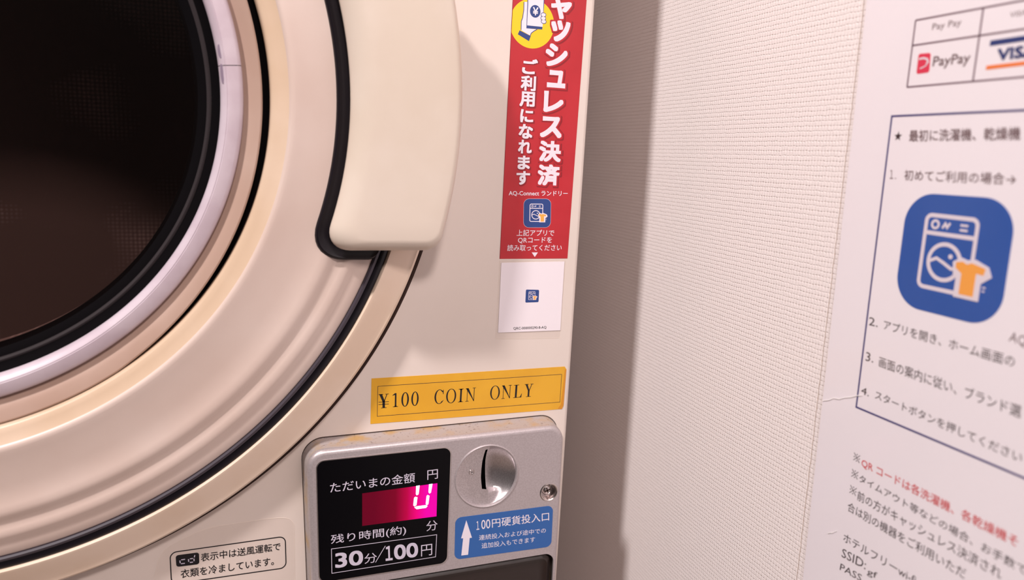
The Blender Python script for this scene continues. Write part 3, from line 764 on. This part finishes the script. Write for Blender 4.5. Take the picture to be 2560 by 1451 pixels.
for a_, b_ in (((-160.70, -26.81), (-160.57, -28.26)), ((-160.27, -28.65), (-158.46, -28.66)), ((-160.06, -26.57), (-158.27, -26.50)), ((-156.75, -26.67), (-156.65, -28.12)), ((-156.14, -28.61), (-154.69, -28.59)), ((-156.08, -26.64), (-154.63, -26.59)), ((-154.20, -26.79), (-154.15, -28.16)), ((-154.03, -26.13), (-153.71, -24.88))):
    m.line([a_, b_], 0.5, 0.1, 0.16)
S(m, 'readout_segments', INKG, nsheet, no)
m = MB(); m.text('表示中は送風運転で', (-151.00, -29.00), (-112.49, -28.45), (-150.96, -24.48), 0.14, 0.006, 3); S(m, 'lettering', INKK, nsheet, no)
m = MB(); m.text('衣類を冷ましています。', (-160.62, -36.59), (-115.90, -36.33), (-160.52, -31.88), 0.14, 0.006, 3); S(m, 'lettering', INKK, nsheet, no)

# ------------------------------------------------------------------ laminated notice on the right wall
lo = (115.0*0.001, -0.20, 0.11)
poster = empty('laminated_notice', lo, 'white laminated Japanese instruction notice with blue washer icon on the wallpapered wall', 'notice')
def N(mb, name, m, parent=poster): return mb.build(name, m, parent, lo)
pT, pB = (-123.23, 246.26), (-125.56, -7.58)
pl = ext(pT, pB, 268.0); plb = ext(pT, pB, -42.0)
m = MB(on_wall)
m.prism([(pl[0], pl[1]), (pl[0]-214, pl[1]), (plb[0]-214, plb[1]), (plb[0], plb[1])], 0.1, 0.5)
paper = N(m, 'sheet', PAPER)
TT = 0.56
# payment table
ga, gb = (-149.17, 236.29), (-149.17, 211.64)
gx = (ga[0]+gb[0])/2; z1, z2, z3 = (-149.17, 236.29)[1], (-149.45, 227.07)[1], (-149.17, 211.64)[1]
gx2 = ((-177.10, 236.54)[0]+(-177.45, 212.14)[0])/2
xs = [gx, gx2, gx2+(gx2-gx), gx2+2*(gx2-gx)]
for z in (z1, z2, z3):
    m = MB(on_wall); m.line([(gx, z), (xs[-1], z)], 0.65, 0.5, TT); N(m, 'table_rule', P_GRID, paper)
for x in xs:
    m = MB(on_wall); m.line([(x, z1), (x, z3)], 0.65, 0.5, TT); N(m, 'table_rule', P_GRID, paper)
def word(name, txt, a, b, c, mt, bold=0.0):
    m = MB(on_wall); m.text(txt, a, b, c, TT, bold, 2); N(m, name, mt, paper)
word('table_text', 'Pay Pay', (-157.24, 230.87), (-169.38, 230.91), (-157.20, 233.93), P_INK2)
word('table_text', 'VISA', (-187.67, 231.45), (-193.47, 231.61), (-187.67, 233.14), P_INK2)
word('wallet_name', 'PayPay', (-159.50, 217.22), (-174.89, 217.09), (-159.60, 221.95), P_INK2, 0.012)
m = MB(on_wall); m.prism(fillet([(-152.72, 216.18), (-158.49, 216.35), (-158.03, 223.44), (-152.59, 223.66)], 0.9, 5), 0.5, TT); logo = N(m, 'wallet_logo', P_PINK, paper)
m = MB(on_wall); m.line([(-153.09, 221.67), (-155.08, 221.85), (-156.81, 221.29), (-157.34, 220.19), (-156.64, 219.49)], 0.75, TT, TT+0.05); m.line([(-154.03, 218.10), (-155.62, 218.53), (-157.03, 219.26)], 0.45, TT, TT+0.05); N(m, 'logo_stroke', INKW, paper)
m = MB(on_wall); m.prism([(-181.79, 224.84), (-201.08, 225.00), (-201.20, 223.24), (-181.79, 223.01)], 0.5, TT); N(m, 'card_bar', P_VISA, paper)
m = MB(on_wall); m.prism([(-181.67, 216.54), (-201.59, 216.77), (-201.64, 215.46), (-181.65, 215.13)], 0.5, TT); N(m, 'card_bar', P_ORG, paper)
word('card_name', 'VISA', (-185.38, 217.75), (-199.25, 217.87), (-185.10, 221.76), P_VISA, 0.03)
# navy frame
fa, fb = (-143.60, 200.87), (-144.09, 80.85)
m = MB(on_wall); m.line([(fb[0], fb[1]), (fa[0], fa[1]), (fa[0]-168, (-195.51, 201.36)[1]+(fa[1]-(-195.51, 201.36)[1])*1.0), (fa[0]-168, fb[1])], 0.75, 0.5, TT, closed=True); N(m, 'printed_frame', P_NAVY, paper)
st = (-147.89, 193.02)
m = MB(on_wall); m.prism([(st[0]+(1.9 if i % 2 == 0 else 0.78)*math.cos(math.radians(90+36*i)), st[1]+(1.9 if i % 2 == 0 else 0.78)*math.sin(math.radians(90+36*i))) for i in range(10)], 0.5, TT); N(m, 'star', P_INK, paper)
word('lettering', '最初に洗濯機、乾燥機', (-153.43, 190.95), (-197.97, 191.25), (-152.91, 195.31), P_INK2, 0.012)
word('lettering', '１', (-146.46, 176.53), (-148.15, 176.54), (-146.04, 179.95), P_INK2)
word('lettering', '.', (-148.93, 176.52), (-149.58, 176.50), (-148.86, 176.94), P_INK2)
word('lettering', '初めてご利用の場合→', (-153.50, 176.20), (-198.81, 176.45), (-153.10, 180.21), P_INK2, 0.006)
word('lettering', '2.', (-145.21, 116.62), (-149.83, 116.76), (-144.98, 120.06), P_INK, 0.0)
word('lettering', 'アプリを開き、ホーム画面の', (-152.85, 116.53), (-208.16, 116.14), (-152.73, 120.47), P_INK, 0.0)
word('lettering', 'AQ-Connect', (-204.75, 123.99), (-226.91, 122.47), (-205.09, 127.95), P_INK2)
word('lettering', '3.', (-145.85, 101.62), (-149.92, 101.79), (-145.67, 105.35), P_INK)
word('lettering', '画面の案内に従い、ブランド選', (-153.03, 100.98), (-213.15, 100.04), (-152.61, 105.41), P_INK)
word('lettering', '4.', (-145.61, 87.31), (-149.83, 87.32), (-145.67, 90.31), P_INK)
word('lettering', 'スタートボタンを押してください', (-153.08, 87.43), (-215.77, 85.29), (-153.07, 91.09), P_INK)
for p0, p1, p2 in (((-145.95, 57.84), (-149.62, 57.79), (-145.91, 61.48)), ((-145.98, 50.41), (-149.71, 50.46), (-146.00, 54.10)), ((-146.05, 43.03), (-149.91, 43.12), (-146.16, 46.88))):
    f = affine(p0, p1, p2); m = MB(on_wall)
    m.line([f(.05, .05), f(.95, .95)], 0.26, 0.5, TT); m.line([f(.05, .95), f(.95, .05)], 0.26, 0.5, TT+0.02)
    for u, v in ((.5, .88), (.5, .12), (.12, .5), (.88, .5)): m.prism(circle(f(u, v), 0.28, 10), 0.5, TT)
    N(m, 'reference_mark', P_INK, paper)
word('red_lettering', 'QR コードは各洗濯機、各乾燥機そ', (-150.70, 56.69), (-219.16, 56.38), (-150.50, 60.91), P_RED, 0.004)
word('lettering', 'タイムアウト等などの場合、お手数で', (-150.42, 50.08), (-223.50, 48.76), (-150.50, 53.58), P_INK)
word('lettering', '前の方がキャッシュレス決済され', (-150.64, 41.89), (-215.43, 42.65), (-150.58, 46.32), P_INK)
word('lettering', '合は別の機器をご利用いただ', (-146.28, 34.95), (-202.86, 35.40), (-146.27, 39.22), P_INK)
word('lettering', 'ホテルフリーwi-fi', (-146.13, 20.65), (-183.46, 21.96), (-146.13, 24.55), P_INK)
word('lettering', 'SSID:', (-146.31, 13.46), (-159.61, 14.87), (-146.35, 17.50), P_INK)
word('lettering', 'gf', (-160.67, 12.83), (-165.74, 13.32), (-160.73, 16.38), P_INK)
word('lettering', 'PASS', (-146.26, 7.29), (-158.19, 8.55), (-146.44, 10.43), P_INK)
# blue icon
q = [(-156.23, 127.95), (-200.81, 127.45), (-200.49, 171.81), (-156.17, 171.78)]
m = MB(on_wall); m.prism(fillet(q, 12.0, 12), 0.5, TT); icn = N(m, 'app_icon', ICONB)
a = MB(on_wall); b = MB(on_wall)
sq = [(q[0][0]+q[3][0])/2, (q[1][0]+q[2][0])/2]
icon(a, b, affine((sq[0], q[0][1]), (sq[1], q[1][1]), (sq[0], q[3][1])), TT, 1.5)
N(a, 'washer_drawing', INKW, icn); N(b, 'shirt_drawing', ORANGE, icn)
# clear laminate over the print, with small creases whose glint is painted white
m = MB(on_wall)
m.prism([(pl[0]+0.1, pl[1]+0.1), (pl[0]-214.1, pl[1]+0.1), (plb[0]-214.1, plb[1]-0.1), (plb[0]+0.1, plb[1]-0.1)], 0.75, 0.85)
N(m, 'clear_laminate', FILM)
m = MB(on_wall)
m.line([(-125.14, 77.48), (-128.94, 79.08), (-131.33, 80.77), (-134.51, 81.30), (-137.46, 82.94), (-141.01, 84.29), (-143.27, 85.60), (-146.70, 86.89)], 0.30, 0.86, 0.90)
N(m, 'crease_glint', GLINT)
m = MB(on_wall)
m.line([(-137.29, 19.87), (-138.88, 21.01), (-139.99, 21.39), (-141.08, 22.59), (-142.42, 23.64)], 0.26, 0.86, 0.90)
N(m, 'crease_glint', GLINT)
